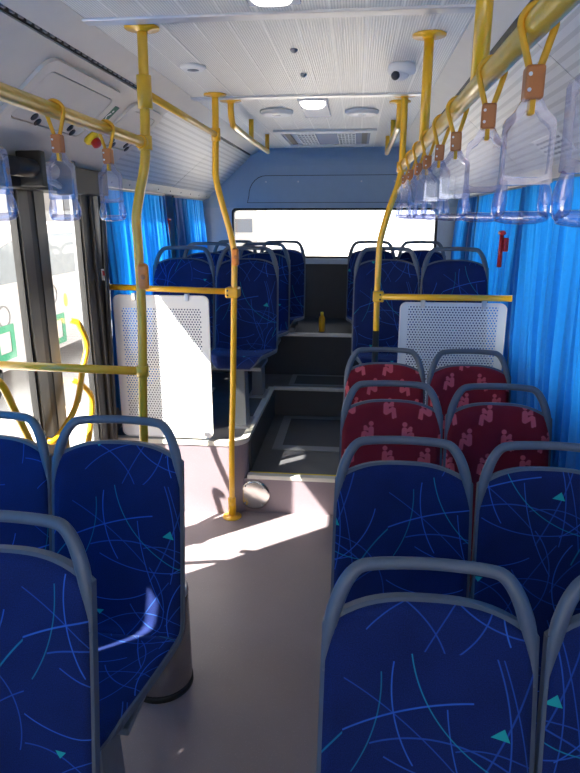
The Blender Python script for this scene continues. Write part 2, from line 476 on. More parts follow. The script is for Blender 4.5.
# walls
DY0, DY1 = 1.98, 3.13                            # door opening
WZ0, WZ1 = .98, 1.86
m = MB()
m.box(XL-.08, XL, -2.3, DY0, -.35, WZ0); m.box(XL-.08, XL, DY1, YB, -.35, WZ0)
m.box(XL-.08, XL, -2.3, YB, WZ1+.02, 2.40)
for a, b in ((-2.3, -1.6), (1.86, DY0), (DY1, 3.32), (4.30, 4.85), (5.42, YB)): m.box(XL-.08, XL, a, b, WZ0, WZ1+.02)
wl = struct('wall_left', m, 'wall', 'grey side wall with door and windows on the left')
m = MB()
m.box(XR, XR+.08, -2.3, YB, -.35, WZ0); m.box(XR, XR+.08, -2.3, YB, WZ1, 2.40)
for a, b in ((-2.3, -1.9), (-.1, .05), (1.35, 1.5), (3.22, 3.40), (4.60, 4.95), (5.40, YB)): m.box(XR, XR+.08, a, b, WZ0, WZ1)
wr = struct('wall_right', m, 'wall', 'grey side wall with curtained windows on the right')
m = MB()
m.box(XL-.08, XR+.08, -2.38, -2.3, -.35, .85); m.box(XL-.08, XR+.08, -2.38, -2.3, 2.08, 2.40)
m.box(XL-.08, XL+.1, -2.38, -2.3, .85, 2.08); m.box(XR-.1, XR+.08, -2.38, -2.3, .85, 2.08)
struct('wall_front', m, 'wall', 'grey front wall around the windscreen')
RW = (-1.15, .70, 1.355, 1.79)                   # rear window
m = MB()
m.box(XL-.08, RW[0], YB, YB+.08, -.35, RW[3]); m.box(RW[1], XR+.08, YB, YB+.08, -.35, RW[3]); m.box(RW[0], RW[1], YB, YB+.08, -.35, RW[2])
m.box(XL-.08, XR+.08, YB, YB+.08, RW[3], 2.40)
wb = struct('wall_back', m, 'rear_pale', 'pale grey-blue rear wall around the rear window')
obj('lower_panel', MB().box(XL, XR, YB-.012, YB, P3, 1.30), 'dark_panel', wb)
obj('window_sill', MB().box(-1.18, .73, YB-.03, YB, 1.30, 1.35, .004), 'rear_pale', wb)
# blue upper rear lining: a cove from the ceiling down to the window
prof = [(5.50, CZ+.03), (5.50, CZ-.005)] + [(5.50+.11*math.sin(a), CZ-.005-.16*(1-math.cos(a))) for a in [k*PI/16 for k in range(1, 9)]] + [(5.635, 1.80), (5.65, 1.80), (5.65, CZ+.03)]
obj('upper_lining', MB().prism([(XL, y, z) for y, z in prof], (XR-XL, 0, 0)), 'rear_blue', wb)
def cove_y(z):
    zt = CZ-.165
    return 5.61+(5.635-5.61)*(zt-z)/(zt-1.80)
hp = [(-1.00, 1.845), (-.985, 1.90)]+[(-.985+.16*(1-math.cos(a)), 1.90+.17*math.sin(a)) for a in [k*PI/14 for k in range(1, 8)]]
hp = hp+[(-.52-x, z) for x, z in hp[::-1]]
cx_, cz_ = -.26, 1.95
obj('hatch_gasket', MB().prism([(cx_+(x-cx_)*1.010, cove_y(z)-.003, cz_+(z-cz_)*1.045) for x, z in hp], (0, .006, 0)), 'dark_panel', wb)
obj('upper_hatch', MB().prism([(x, cove_y(z)-.006, z) for x, z in hp], (0, .006, 0)), 'rear_blue', wb)
for sx in (-.83, -.54, .02, .31):
    obj('screw', MB().lathe([(.008, 0), (.008, .003), (.004, .005)], (sx, cove_y(2.02)-.006, 2.02), (0, -1, 0), 10), 'alu', wb)

# roof, ceiling planks, side linings
ceil = struct('ceiling', MB().box(XL-.08, XR+.08, -2.38, YB+.08, 2.40, 2.44), 'outer', 'ribbed pale ceiling of the bus')
CL, CR = -.848, .328
NPL = 11; pw = (CR-CL)/NPL
secs = ((-2.3, 1.985), (2.035, 3.225), (3.275, 5.50))
for (a, b) in secs:
    me = None
    for k in range(NPL):
        x0 = CL+k*pw
        o = obj('ceiling_panel', MB().box(x0+.0015, x0+pw-.0015, a, b, CZ, CZ+.02), 'ceiling', ceil)
for (a, b) in secs:
    for k in range(1, NPL):
        x0 = CL+k*pw
        obj('joint_strip', MB().box(x0-.003, x0+.003, a, b, CZ-.0012, CZ+.003), 'joint', ceil)
obj('ceiling_backing', MB().box(CL, CR, -2.3, 5.50, CZ+.0012, CZ+.024), 'white_plastic', ceil)
for y in (2.01, 3.25):
    obj('cross_trim', MB().box(CL-.01, CR+.01, y-.028, y+.028, CZ-.008, CZ+.02, .004), 'alu', ceil)
def lining(side):
    f = (lambda x: x) if side < 0 else (lambda x: 2*XC-x)
    sec = [(CL, CZ), (-.945, 2.243)]
    sec2 = [(-.962, 2.232), (-1.345, 1.915)]
    def slab(pts, th=.012):
        out = [(f(x), z) for x, z in pts]
        n = []
        back = [(f(x-(.008)), z+th) for x, z in pts][::-1]
        return out+back
    a, b = -2.3, 5.64
    nm = 'left' if side < 0 else 'right'
    par = ceil
    obj('cove_panel', MB().prism([(x, a, z) for x, z in slab(sec)], (0, b-a, 0)), 'lining', par)
    obj('slot_channel', MB().prism([(f(x), a, z) for x, z in ((-.94, 2.262), (-.975, 2.235), (-.975, 2.27), (-.94, 2.285))], (0, b-a, 0)), 'black', par)
    cuts = ((-2.3, 1.395), (1.40, 3.20), (3.205, 4.45), (4.455, 5.64)) if side < 0 else ((-2.3, .6), (.605, 1.99), (1.995, 3.25), (3.255, 4.45), (4.455, 5.64))
    for i, (p, q) in enumerate(cuts):
        obj('lining_panel', MB().prism([(x, p, z) for x, z in slab(sec2)], (0, q-p, 0)), 'lining' if side < 0 and i < 2 else 'lining_rib', par)
    obj('lining_ledge', MB().prism([(f(x), a, z) for x, z in ((-1.335, 1.918), (-1.365, 1.875), (XL, 1.865), (XL, 1.95))], (0, b-a, 0)), 'lining', par)
    for k in range(9):
        y = 3.35+k*.27
        if side < 0: obj('screw', MB().lathe([(.006, 0), (.006, .003), (.003, .004)], (-1.352, y, 1.895), (1, 0, -.6), 8), 'grey_metal', par)
lining(-1); lining(1)
m = MB()
for k in range(40):
    y = 1.6+k*.045; m.box(-.951, -.945, y, y+.020, 2.238, 2.246)
o = obj('slot_louvres', m, 'grey_metal', ceil); o['kind'] = 'stuff'

# windows: frame + pane
def side_window(n, x, y0, y1, label):
    e = bpy.data.objects.new('window_%d' % n, None); COL.objects.link(e); e.location = (x, (y0+y1)/2, WZ0); e['kind'] = 'structure'; e['label'] = label
    pts = lambda g: [(x, y0+g, WZ0+g), (x, y1-g, WZ0+g), (x, y1-g, WZ1-g), (x, y0+g, WZ1-g)]
    obj('window_frame', MB().ring([(a-.015, b, c) for a, b, c in pts(0)], [(a-.015, b, c) for a, b, c in pts(.03)], (.03, 0, 0)), 'black', e)
    obj('pane', MB().box(x-.003, x+.003, y0+.02, y1-.02, WZ0+.02, WZ1-.02), 'glass', e)
nw = 1
e = bpy.data.objects.new('window_1', None); COL.objects.link(e); e.location = (-.22, YB+.04, RW[2]); e['kind'] = 'structure'; e['label'] = 'wide rear window with black rubber edge'
def rr3(g, y): return [(x+(RW[0]+RW[1])/2, y, z+(RW[2]+RW[3])/2) for x, z in rrect(RW[1]-RW[0]-2*g, RW[3]-RW[2]-2*g, .04)]
obj('window_frame', MB().ring(rr3(-.006, YB-.004), rr3(.014, YB-.004), (0, .05, 0)), 'black', e)
obj('pane', MB().prism(rr3(.01, YB+.03), (0, .006, 0)), 'glass', e)
for i, (a, b) in enumerate(((-1.6, 1.86), (3.32, 4.30), (4.85, 5.42))): side_window(2+i, XL-.04, a, b, 'left side window behind a blue curtain, %s' % ('ahead of the door', 'just behind the door', 'nearest the rear wall')[i])
for i, (a, b) in enumerate(((-1.9, -.1), (.05, 1.35), (1.5, 3.22), (3.40, 4.60), (4.95, 5.40))): side_window(5+i, XR+.04, a, b, 'right side window behind a blue curtain, %s from the front' % ('first', 'second', 'third', 'fourth', 'fifth')[i])
e = bpy.data.objects.new('window_10', None); COL.objects.link(e); e.location = (XC, -2.34, .85); e['kind'] = 'structure'; e['label'] = 'windscreen of the bus'
obj('pane', MB().box(XL+.1, XR-.1, -2.343, -2.337, .85, 2.08), 'glass', e)

# ------------------------------------------------------------------ door
DX = -1.39
dr = bpy.data.objects.new('door_1', None); COL.objects.link(dr); dr.location = (DX, 2.5, 0); dr['kind'] = 'structure'; dr['label'] = 'two-leaf glazed bus door with black rubber edges'
def leaf(y0, y1, f0, f1, g0, g1):
    e_ = bpy.data.objects.new('door_leaf', None); COL.objects.link(e_); e_.parent = dr; e_.location = (0, 0, 0)
    def q(a, b, z0, z1): return [(DX-.02, a, z0), (DX-.02, b, z0), (DX-.02, b, z1), (DX-.02, a, z1)]
    obj('leaf_frame', MB().ring(q(y0, y1, .02, 1.90), q(y0+f0, y1-f1, .14, 1.83), (.045, 0, 0)), 'frame_grey', e_)
    obj('gasket', MB().ring([(x+.004, y, z) for x, y, z in q(y0+f0-g0, y1-f1+g1, .12, 1.85)], [(x+.004, y, z) for x, y, z in q(y0+f0+.012, y1-f1-.012, .155, 1.815)], (.030, 0, 0)), 'black', e_)
    obj('pane', MB().box(DX-.004, DX+.002, y0+f0-.005, y1-f1+.005, .135, 1.835), 'glass', e_)
    return e_
l1 = leaf(1.985, 2.475, .035, .075, .02, .05)
l2 = leaf(2.525, 3.045, .085, .07, .03, .05)
obj('rubber_seal', MB().box(DX-.03, DX+.022, 2.470, 2.532, .02, 1.90, .006), 'black', dr)
obj('rubber_seal', MB().box(DX-.03, DX+.020, 3.03, 3.075, .02, 1.90, .006), 'black', dr)
obj('door_post', MB().box(XL-.02, XL+.07, 3.07, 3.15, 0, 1.90, .01), 'frame_grey', dr)
obj('door_post', MB().box(XL-.02, XL+.05, 1.93, 1.985, 0, 1.90, .01), 'frame_grey', dr)
obj('header_box', MB().box(XL-.02, XL+.13, 1.93, 3.15, 1.815, 1.93, .006), 'black', dr)
obj('door_motor', MB().sweep([(-1.24, 2.16, 1.885), (-1.24, 2.46, 1.885)], .034, 14), 'black_gloss', dr)
obj('door_arm', MB().sweep([(-1.26, 2.36, 1.93), (-1.25, 2.42, 1.86), (-1.27, 2.56, 1.84), (-1.31, 2.66, 1.83)], .013, 8, sub=4), 'black_gloss', dr)
obj('motor_bracket', MB().box(-1.30, -1.20, 2.30, 2.34, 1.82, 1.95, .005).box(-1.30, -1.22, 2.60, 2.64, 1.80, 1.94, .005), 'black', dr)
def grab(pts, rr=.015):
    m = MB().sweep(pts, rr, 10, sub=6)
    obj('door_handle', m, 'yellow', dr)
grab([(-1.37, 2.755, 1.225), (-1.335, 2.765, 1.205), (-1.31, 2.775, 1.10), (-1.31, 2.70, .985), (-1.31, 2.60, .84), (-1.33, 2.43, .74), (-1.37, 2.415, .735)])
grab([(-1.37, 2.715, .935), (-1.335, 2.725, .915), (-1.31, 2.775, .82), (-1.31, 2.70, .64), (-1.31, 2.60, .50), (-1.36, 2.58, .46)])
grab([(-1.37, 1.99, 1.16), (-1.31, 2.03, 1.11), (-1.31, 2.10, .98), (-1.31, 2.17, .84), (-1.31, 2.26, .64), (-1.36, 2.28, .60)])
sh = obj('door_shaft', MB().sweep([(-1.318, 3.12, 1.93), (-1.322, 3.12, 1.70), (-1.352, 3.12, .60), (-1.36, 3.12, .02)], .016, 10), 'black_gloss', dr)
obj('shaft_label', MB().lathe([(.0172, 0), (.0172, .06)], (-1.336, 3.12, 1.385), (-.02, 0, 1), 12), 'white_plastic', sh)
obj('shaft_label', MB().lathe([(.0175, 0), (.0175, .025)], (-1.335, 3.12, 1.41), (-.02, 0, 1), 12), 'red', sh)
obj('shaft_bracket', MB().sweep([(-1.40, 3.13, 1.20), (-1.33, 3.12, 1.20)], .010, 8), 'yellow', sh)

# lining fittings on the left: hatch covers, sticker, emergency valve
A0, B0 = Vector((-.962, 0, 2.232)), Vector((-1.345, 0, 1.915))
tdir = (B0-A0).normalized(); ndir = Vector((tdir.z*-1, 0, tdir.x))      # ndir: into the cabin
if ndir.z > 0: ndir = -ndir
def on_lin(s, y, h=0.0): q = A0+tdir*s+ndir*h; return Vector((q.x, y, q.z))
def hatch(y0, y1, label):
    t = thing('overhead_hatch', label, 'hatch', on_lin(.2, (y0+y1)/2), 'overhead hatches above the door')
    ym, w_ = (y0+y1)/2, y1-y0
    o1 = [on_lin(.19+b, ym+a, .0) for a, b in rrect(w_, .30, .055)]; o2 = [on_lin(.19+b, ym+a, .0) for a, b in rrect(w_-.10, .22, .03)]
    obj('surround', MB().ring(o1, o2, ndir*.012), 'lining', t)
    dd = obj('cover', MB().prism([on_lin(.19+b, ym+a, .003) for a, b in rrect(w_-.11, .21, .026)], ndir*.007), 'lining', t)
    obj('gap', MB().prism([on_lin(.19+b, ym+a, .001) for a, b in rrect(w_-.10, .22, .03)], ndir*.002), 'black', t)
    for k in (-.17, .17):
        for kk in (-.022, .022):
            obj('vent_hole', MB().lathe([(.017, 0), (.017, .003), (.012, .003)], on_lin(.277+kk*.4, ym+.03+k*(w_/.62)*.8+kk, .010), ndir, 12), 'black_gloss', dd)
hatch(2.03, 2.66, 'pale overhead hatch cover with vent holes nearest the camera, above the clear strap handles')
hatch(2.80, 3.20, 'smaller overhead hatch cover between the yellow and red valve and the door post')
t = thing('exit_sticker', 'small dark green sticker with white figure between the two overhead hatches', 'sticker', on_lin(.16, 2.70))
obj('sticker_sheet', MB().prism([on_lin(.155+b, 2.70+a, .001) for a, b in ((-.033, -.05), (.033, -.05), (.033, .05), (-.033, .05))], ndir*.002), 'green', t)
m = MB()
m.lathe([(.006, 0), (.006, .001)], on_lin(.132, 2.708, .003), ndir, 10)
m.prism([on_lin(.155+b, 2.70+a, .003) for a, b in ((.0, -.014), (.012, -.010), (-.004, .008), (.010, .026), (.004, .028), (-.012, .010))], ndir*.001)
m.prism([on_lin(.155+b, 2.70+a, .003) for a, b in ((-.024, -.02), (-.018, -.02), (-.018, .03), (-.024, .03))], ndir*.001)
obj('sticker_figure', m, 'white_plastic', t)
t = thing('emergency_valve', 'round yellow and red emergency door valve on the left overhead lining', 'valve', on_lin(.285, 2.73))
obj('valve_body', MB().lathe([(.036, 0), (.036, .015), (.030, .022), (.0, .024)], on_lin(.285, 2.73, 0), ndir, 20), 'sticker_yellow', t)
obj('valve_knob', MB().lathe([(.022, .020), (.022, .045), (.014, .052), (0, .053)], on_lin(.285, 2.735, 0), ndir, 16), 'red', t)
# printed notice on the right lining
A1, B1 = Vector((2*XC+.962, 0, 2.232)), Vector((2*XC+1.345, 0, 1.915)); t1 = (B1-A1).normalized(); n1 = Vector((-t1.z, 0, t1.x)); n1 = -n1 if n1.z > 0 else n1
t = thing('printed_notice', 'small pale printed notice on the right lining above the curtain', 'notice', A1+t1*.40+Vector((0, 2.60, 0)))
def on_r(s, y, h): q = A1+t1*s+n1*h; return Vector((q.x, y, q.z))
obj('notice_sheet', MB().prism([on_r(.40+b, 2.60+a, .001) for a, b in ((-.17, -.05), (.17, -.05), (.17, .05), (-.17, .05))], n1*.002), 'white_plastic', t)
m = MB()
for r_ in range(4):
    for k in range(7):
        m.prism([on_r(.365+r_*.022+b, 2.46+k*.043+a, .003) for a, b in ((0, 0), (.033, 0), (.033, .010), (0, .010))], n1*.0008)
obj('notice_print', m, 'grey_metal', t)

# ------------------------------------------------------------------ seats
HT = 1.08                         # top of the grab handle above the seat's floor
recl = math.radians(10.5)
bd = Vector((0, -math.sin(recl), -math.cos(recl)))      # down the backrest
bn = Vector((0, -math.cos(recl), math.sin(recl)))       # out of the backrest (towards the sitter)
TOP = Vector((0, 0, HT-.012))
BL = .655                         # handle axis to fold
def back_pt(x, v, h=0.0): return TOP+bd*v+bn*h+Vector((x, 0, 0))
fold = TOP+bd*BL
# the seat profile as a polyline from the top of the back to the front lip
prof2 = []
def build_profile():
    P = []
    for k in range(15): v = .03+(BL-.045-.03)*k/14; q = TOP+bd*v; P.append((q.y, q.z))
    a = TOP+bd*(BL-.045); b = fold; c = fold+Vector((0, -.045, .005))
    for k in range(1, 7):
        t_ = k/6; q = a*(1-t_)**2+b*2*t_*(1-t_)+c*t_*t_; P.append((q.y, q.z))
    e0 = c; e1 = fold+Vector((0, -.36, .040))
    for k in range(1, 9): q = e0.lerp(e1, k/8); P.append((q.y, q.z))
    l0 = e1; l1_ = e1+Vector((0, -.055, .006)); l2_ = e1+Vector((0, -.062, -.060))
    for k in range(1, 7):
        t_ = k/6; q = l0*(1-t_)**2+l1_*2*t_*(1-t_)+l2_*t_*t_; P.append((q.y, q.z))
    return P
PR = build_profile()
cum = [0.0]
for i in range(1, len(PR)): cum.append(cum[-1]+math.hypot(PR[i][0]-PR[i-1][0], PR[i][1]-PR[i-1][1]))
SL = cum[-1]
def prof_at(s):
    s = max(0, min(SL, s))
    for i in range(1, len(PR)):
        if s <= cum[i] or i == len(PR)-1:
            t_ = (s-cum[i-1])/(cum[i]-cum[i-1]); p = Vector((0, PR[i-1][0], PR[i-1][1])).lerp(Vector((0, PR[i][0], PR[i][1])), t_)
            tt = Vector((0, PR[i][0]-PR[i-1][0], PR[i][1]-PR[i-1][1])).normalized()
            return p, Vector((0, tt.z, -tt.y))    # normal towards the sitter
def half_w(s):
    f = s/SL
    if f < .55: return .199+.006*math.sin(min(1, f/.5)*PI/2)
    t_ = (f-.55)/.45
    return .205-.058*t_**1.5-.050*max(0, (t_-.80)/.20)**2.2
def seat_sheet(inset, front, thick, nu, ns, puff):
    """a closed slab following the seat profile"""
    mb = MB(); uvs = []
    def pt(i, j, side):
        uu = -1+2*i/nu
        top = .064+inset+.052*abs(uu)**2.9          # arched upper edge
        s0, s1 = top-.03, SL-inset*.6
        s = s0+(s1-s0)*j/ns
        p, n = prof_at(s)
        hw = half_w(s)-inset
        # rounded upper corners
        x = uu*hw
        cup = .020*abs(uu)**2.2*(1-.5*max(0, s/SL-.6)/.4)
        ed = min(1, (1-abs(uu))*6, j/ns*18, (1-j/ns)*18)
        h = front+cup+(puff*math.sqrt(max(0, ed)) if side else -thick)
        return p+n*h+Vector((x, 0, 0)), (x, SL-s)
    for side in (1, 0):
        for j in range(ns+1):
            for i in range(nu+1):
                p, q = pt(i, j, side); mb.v.append(p); uvs.append(q)
    N = (nu+1)*(ns+1); w1 = nu+1
    for side in (0, 1):
        for j in range(ns):
            for i in range(nu):
                a = side*N+j*w1+i; mb.f.append([a, a+1, a+w1+1, a+w1]); mb.sm.append(True)
    bd_ = [(0, i) for i in range(nu)]+[(j, nu) for j in range(ns)]+[(ns, i) for i in range(nu, 0, -1)]+[(j, 0) for j in range(ns, 0, -1)]
    for k in range(len(bd_)):
        a = bd_[k][0]*w1+bd_[k][1]; b_ = bd_[(k+1) % len(bd_)]; b_ = b_[0]*w1+b_[1]
        mb.f.append([a, b_, N+b_, N+a]); mb.sm.append(False)
    return mb, uvs
def make_seat(fabric, label, group, pedestal=True, drop=0.0):
    t = thing('bus_seat', label, 'seat', (0, 0, 0), group)
    sh_, _ = seat_sheet(0, 0, .022, 20, 48, .0)
    shell = obj('seat_shell', sh_, 'shell', t)
    pd, uvs = seat_sheet(.0085, .0005, .004, 20, 48, .007)
    n_back = 33
    # split the pad into backrest and cushion at the fold
    w1 = 21; N = w1*49
    jf = max(j for j in range(49) if .0+(SL)*j/48 <= BL-.03)
    def sub(j0, j1, nm):
        mb = MB(); idx = {}
        for side in (0, 1):
            for j in range(j0, j1+1):
                for i in range(w1):
                    idx[(side, j, i)] = len(mb.v); mb.v.append(pd.v[side*N+j*w1+i])
        uvl = [uvs[side*N+j*w1+i] for side in (0, 1) for j in range(j0, j1+1) for i in range(w1)]
        for side in (0, 1):
            for j in range(j0, j1):
                for i in range(w1-1):
                    mb.f.append([idx[(side, j, i)], idx[(side, j, i+1)], idx[(side, j+1, i+1)], idx[(side, j+1, i)]]); mb.sm.append(True)
        ring_ = [(j0, i) for i in range(w1-1)]+[(j, w1-1) for j in range(j0, j1)]+[(j1, i) for i in range(w1-1, 0, -1)]+[(j, 0) for j in range(j1, j0, -1)]
        for k in range(len(ring_)):
            a, b_ = ring_[k], ring_[(k+1) % len(ring_)]
            mb.f.append([idx[(0,)+a], idx[(0,)+b_], idx[(1,)+b_], idx[(1,)+a]]); mb.sm.append(True)
        return obj(nm, mb, fabric, t, uv=lambda v_, i_: uvl[i_])
    sub(0, jf, 'backrest_pad'); sub(jf, 48, 'seat_pad')
    # grab handle growing out of the upper corners
    hp_ = [(-.196, .215, .005), (-.1925, .172, .0085), (-.1875, .135, .0135), (-.178, .090, .0155), (-.160, .042, .0145), (-.136, .011, .0135), (-.105, .003, .013), (-.05, .0, .0125), (0, -.001, .0125)]
    hp_ = hp_+[(-a, b, c) for a, b, c in hp_[-2::-1]]
    obj('grab_handle', MB().sweep([back_pt(a, b, -.006 + .018*(abs(a)/.18)**2.2) for a, b, c in hp_], [c for a, b, c in hp_], 12, sub=4, flat=.8, flat_axis=tuple(bn)), 'shell', t)
    if pedestal:
        y_ = fold.y-.20
        obj('seat_frame', MB().box(-.15, .15, y_-.13, y_+.13, .375, .398, .004), 'grey_metal', t)
        lg = MB()
        q0 = [(-.040, y_-.07, -drop), (.040, y_-.07, -drop), (.040, y_+.07, -drop), (-.040, y_+.07, -drop)]
        q1 = [(-.032, y_-.055, .38), (.032, y_-.055, .38), (.032, y_+.055, .38), (-.032, y_+.055, .38)]
        lg.add(q0+q1, [(0,3,2,1),(4,5,6,7),(0,1,5,4),(1,2,6,5),(2,3,7,6),(3,0,4,7)])
        obj('pedestal', lg, 'grey_metal', t)
        obj('base_plate', MB().box(-.065, .065, y_-.11, y_+.11, -drop, .012-drop, .003), 'steel', t)
    else:
        y_ = fold.y-.18
        obj('seat_frame', MB().box(-.15, .15, y_-.12, y_+.16, P3-P2+.001, .398, .004), 'grey_metal', t)
    return t
base_blue = make_seat('blue_fabric', 'x', None)
base_red = make_seat('red_fabric', 'x', None)
base_low = make_seat('blue_fabric', 'x', None, pedestal=False)
base_high = make_seat('blue_fabric', 'x', None, drop=.055)
used = set()
def seat(proto, x, y, z, label, group):
    if proto.name in used: o = copy_tree(proto)
    else: o = proto; used.add(proto.name)
    o.location = (x, y, z); tag(o, label, 'seat', group)
RYS = (1.026, 1.693, 2.335, 2.985)
G1, G2, G3, G4 = 'blue seats along the right side', 'red priority seats on the right', 'blue seats ahead of the door on the left', 'blue seats on the rear platform'
seat(base_blue, .155, RYS[0], 0, 'largest blue patterned seat, front row of the right side beside the aisle', G1)
seat(base_blue, .570, RYS[0], 0, 'blue patterned seat cut off by the lower right picture edge', G1)
seat(base_blue, .155, RYS[1], 0, 'blue patterned aisle seat directly in front of the red seats on the right', G1)
seat(base_blue, .570, RYS[1], 0, 'blue patterned window seat directly in front of the red seats, by the curtain', G1)
seat(base_red, .155, RYS[2], 0, 'dark red aisle seat with pink seated figures, front one of the red rows', G2)
seat(base_red, .568, RYS[2], 0, 'dark red window seat with pink seated figures, front red row by the curtain', G2)
seat(base_red, .155, RYS[3], 0, 'red aisle seat with pink figures in the back red row beside the pole', G2)
seat(base_red, .568, RYS[3], 0, 'red seat with pink figures in front of the grey perforated panel', G2)
seat(base_high, -.692, 1.630, .055, 'blue patterned aisle seat on the left with the steel bin behind it', G3)
seat(base_high, -1.104, 1.635, .055, 'blue seat on the left below the partition rail, cut by the picture edge', G3)
seat(base_high, -.698, 1.02, .055, 'blue patterned seat in the lower left corner, nearest to the camera on that side', G3)
seat(base_blue, -.692, 3.86, P2, 'dark blue aisle seat behind the white perforated screen, front of the rear platform', G4)
seat(base_blue, -1.106, 3.86, P2, 'dark blue window seat above the white perforated screen, front of the rear platform', G4)
seat(base_blue, -.690, 4.52, P2, 'dark blue aisle seat in the second of the three left rear rows', G4)
seat(base_blue, -1.106, 4.52, P2, 'dark blue window seat in the second of the three left rear rows', G4)
seat(base_blue, .186, 3.86, P2, 'dark blue aisle seat behind the red seats, right front of the rear platform', G4)
seat(base_blue, .600, 3.86, P2, 'dark blue window seat behind the grey perforated panel, by the right curtain', G4)
seat(base_low, -.640, 5.28, P2-.01, 'dark blue seat of the last row under the rear window, left of the aisle', G4)
seat(base_low, -1.055, 5.28, P2-.01, 'dark blue seat of the last row in the left rear corner', G4)
seat(base_low, .125, 5.28, P2-.01, 'dark blue seat of the last row under the rear window, right of the aisle', G4)
seat(base_low, .540, 5.28, P2-.01, 'dark blue seat of the last row in the right rear corner', G4)

# ------------------------------------------------------------------ poles and rails
def flange(par, x, y, z, up=True, rr=.056, mat='yellow'):
    s = -1 if up else 1
    obj('flange', MB().lathe([(rr, 0), (rr, s*.005), (.026, s*.007), (.020, s*.014)], (x, y, z), (0, 0, 1), 18), mat, par)
def button(par, x, y, z, side):
    b_ = obj('stop_button', MB().box(x-.018, x+.018, y-.045, y-.012, z-.045, z+.045, .012, 3), 'button_orange', par)
    obj('button_cap', MB().lathe([(.009, 0), (.009, .003), (.005, .004)], (x+side*.004, y-.045, z), (0, -1, 0), 14), 'orange', b_)
t = thing('grab_pole', 'yellow pole with outward bend beside the left front seats, floor to ceiling', 'pole', (-.80, 2.09, 0), 'yellow floor poles')
obj('pole', MB().sweep([(-.800, 2.09, .02), (-.796, 2.09, .6), (-.790, 2.09, .95), (-.768, 2.09, 1.35), (-.764, 2.09, 1.60), (-.764, 2.09, 1.70), (-.745, 2.09, 1.79), (-.722, 2.09, 1.88), (-.714, 2.09, 1.98), (-.708, 2.09, 2.12), (-.704, 2.09, CZ)], .0165, 14, sub=5), 'yellow_dull', t)
flange(t, -.704, 2.09, CZ); flange(t, -.80, 2.09, 0, False)
obj('collar', MB().lathe([(.024, -.05), (.024, .05)], (-.708, 2.09, 2.10), (0, 0, 1), 14), 'yellow_dull', t)
obj('collar', MB().lathe([(.023, -.022), (.023, .022)], (-.716, 2.09, 1.945), (0, 0, 1), 14), 'yellow_dull', t)
button(t, -.745, 2.10, 1.505, 1)
t = thing('partition_rail', 'yellow horizontal rail crossing in front of the door glass', 'rail', (-1.05, 2.09, 1.158))
obj('rail_tube', MB().sweep([(-1.415, 2.09, 1.165), (-.80, 2.09, 1.156)], .0165, 12), 'yellow_dull', t)
obj('collar', MB().lathe([(.023, -.02), (.023, .02)], (-.779, 2.09, 1.156), (0, 0, 1), 14), 'yellow_dull', t)
t = thing('grab_pole', 'yellow bent pole at the step with the round disc, left of the aisle', 'pole', (-.69, 3.165, 0), 'yellow floor poles')
obj('pole', MB().sweep([(-.690, 3.165, .02), (-.680, 3.165, .5), (-.668, 3.165, .72), (-.650, 3.165, 1.2), (-.640, 3.165, 1.46), (-.640, 3.165, 1.53), (-.655, 3.165, 1.62), (-.700, 3.165, 1.79), (-.724, 3.165, 1.90), (-.724, 3.165, 1.98), (-.718, 3.165, 2.15), (-.716, 3.165, CZ)], .0165, 14, sub=5), 'yellow', t)
flange(t, -.716, 3.165, CZ); flange(t, -.69, 3.165, 0, False)
obj('base_sleeve', MB().lathe([(.023, 0), (.023, .10), (.018, .105)], (-.689, 3.165, .02), (0, 0, 1), 14), 'yellow', t)
obj('collar', MB().lathe([(.023, -.03), (.023, .03)], (-.718, 3.165, 2.105), (0, 0, 1), 14), 'yellow', t)
button(t, -.628, 3.165, 1.51, 1)
t = thing('ceiling_rail', 'short yellow high rail between the two left poles', 'rail', (-.71, 2.62, 2.10), 'yellow ceiling rails')
obj('rail_tube', MB().sweep([(-.709, 2.11, 2.10), (-.718, 3.145, 2.105)], .013, 12), 'yellow_dull', t)
t = thing('ceiling_rail', 'long yellow grab rail on the left carrying clear strap handles', 'rail', (-.72, .7, 1.945), 'yellow ceiling rails')
obj('rail_tube', MB().sweep([(-.735, -1.2, 1.955), (-.72, 2.07, 1.945)], .0175, 14), 'yellow_dull', t)
obj('support', MB().sweep([(-.725, 1.17, 1.965), (-.725, 1.17, CZ)], .0165, 12), 'yellow', t)
obj('support', MB().sweep([(-.73, -1.0, 1.965), (-.73, -1.0, CZ)], .0165, 12), 'yellow', t)
obj('rail_end', MB().lathe([(.021, 0), (.021, .03)], (-.72, 2.045, 1.945), (0, 1, 0), 14), 'yellow', t)
# right side
t = thing('ceiling_rail', 'long dimpled yellow grab rail on the right carrying clear strap handles', 'rail', (.222, 1.5, 1.945), 'yellow ceiling rails')
obj('rail_tube', MB().sweep([(.236, -1.0, 1.938), (.213, 3.262, 1.955)], .0180, 14), 'yellow_dull', t)
for (x, y) in ((.228, 1.33), (.218, 2.27), (.235, -.9)):
    obj('support', MB().sweep([(x, y, 1.96), (x, y, CZ)], .0165, 14), 'yellow', t)
    flange(t, x, y, CZ)
t = thing('grab_pole', 'yellow bent pole with black lower sleeve beside the grey perforated panel', 'pole', (.115, 3.28, P2), 'yellow floor poles')
obj('pole', MB().sweep([(.116, 3.285, 1.10), (.114, 3.285, 1.32), (.116, 3.285, 1.52), (.122, 3.285, 1.60), (.160, 3.285, 1.75), (.200, 3.285, 1.87), (.213, 3.285, 1.95), (.214, 3.285, 2.05), (.213, 3.285, CZ)], .0165, 14, sub=5), 'yellow', t)
obj('black_sleeve', MB().sweep([(.117, 3.285, P2), (.116, 3.285, 1.11)], .0175, 14), 'black_gloss', t)
flange(t, .213, 3.285, CZ)
obj('collar', MB().lathe([(.024, -.024), (.024, .024)], (.213, 3.285, 1.955), (0, 0, 1), 14), 'yellow', t)
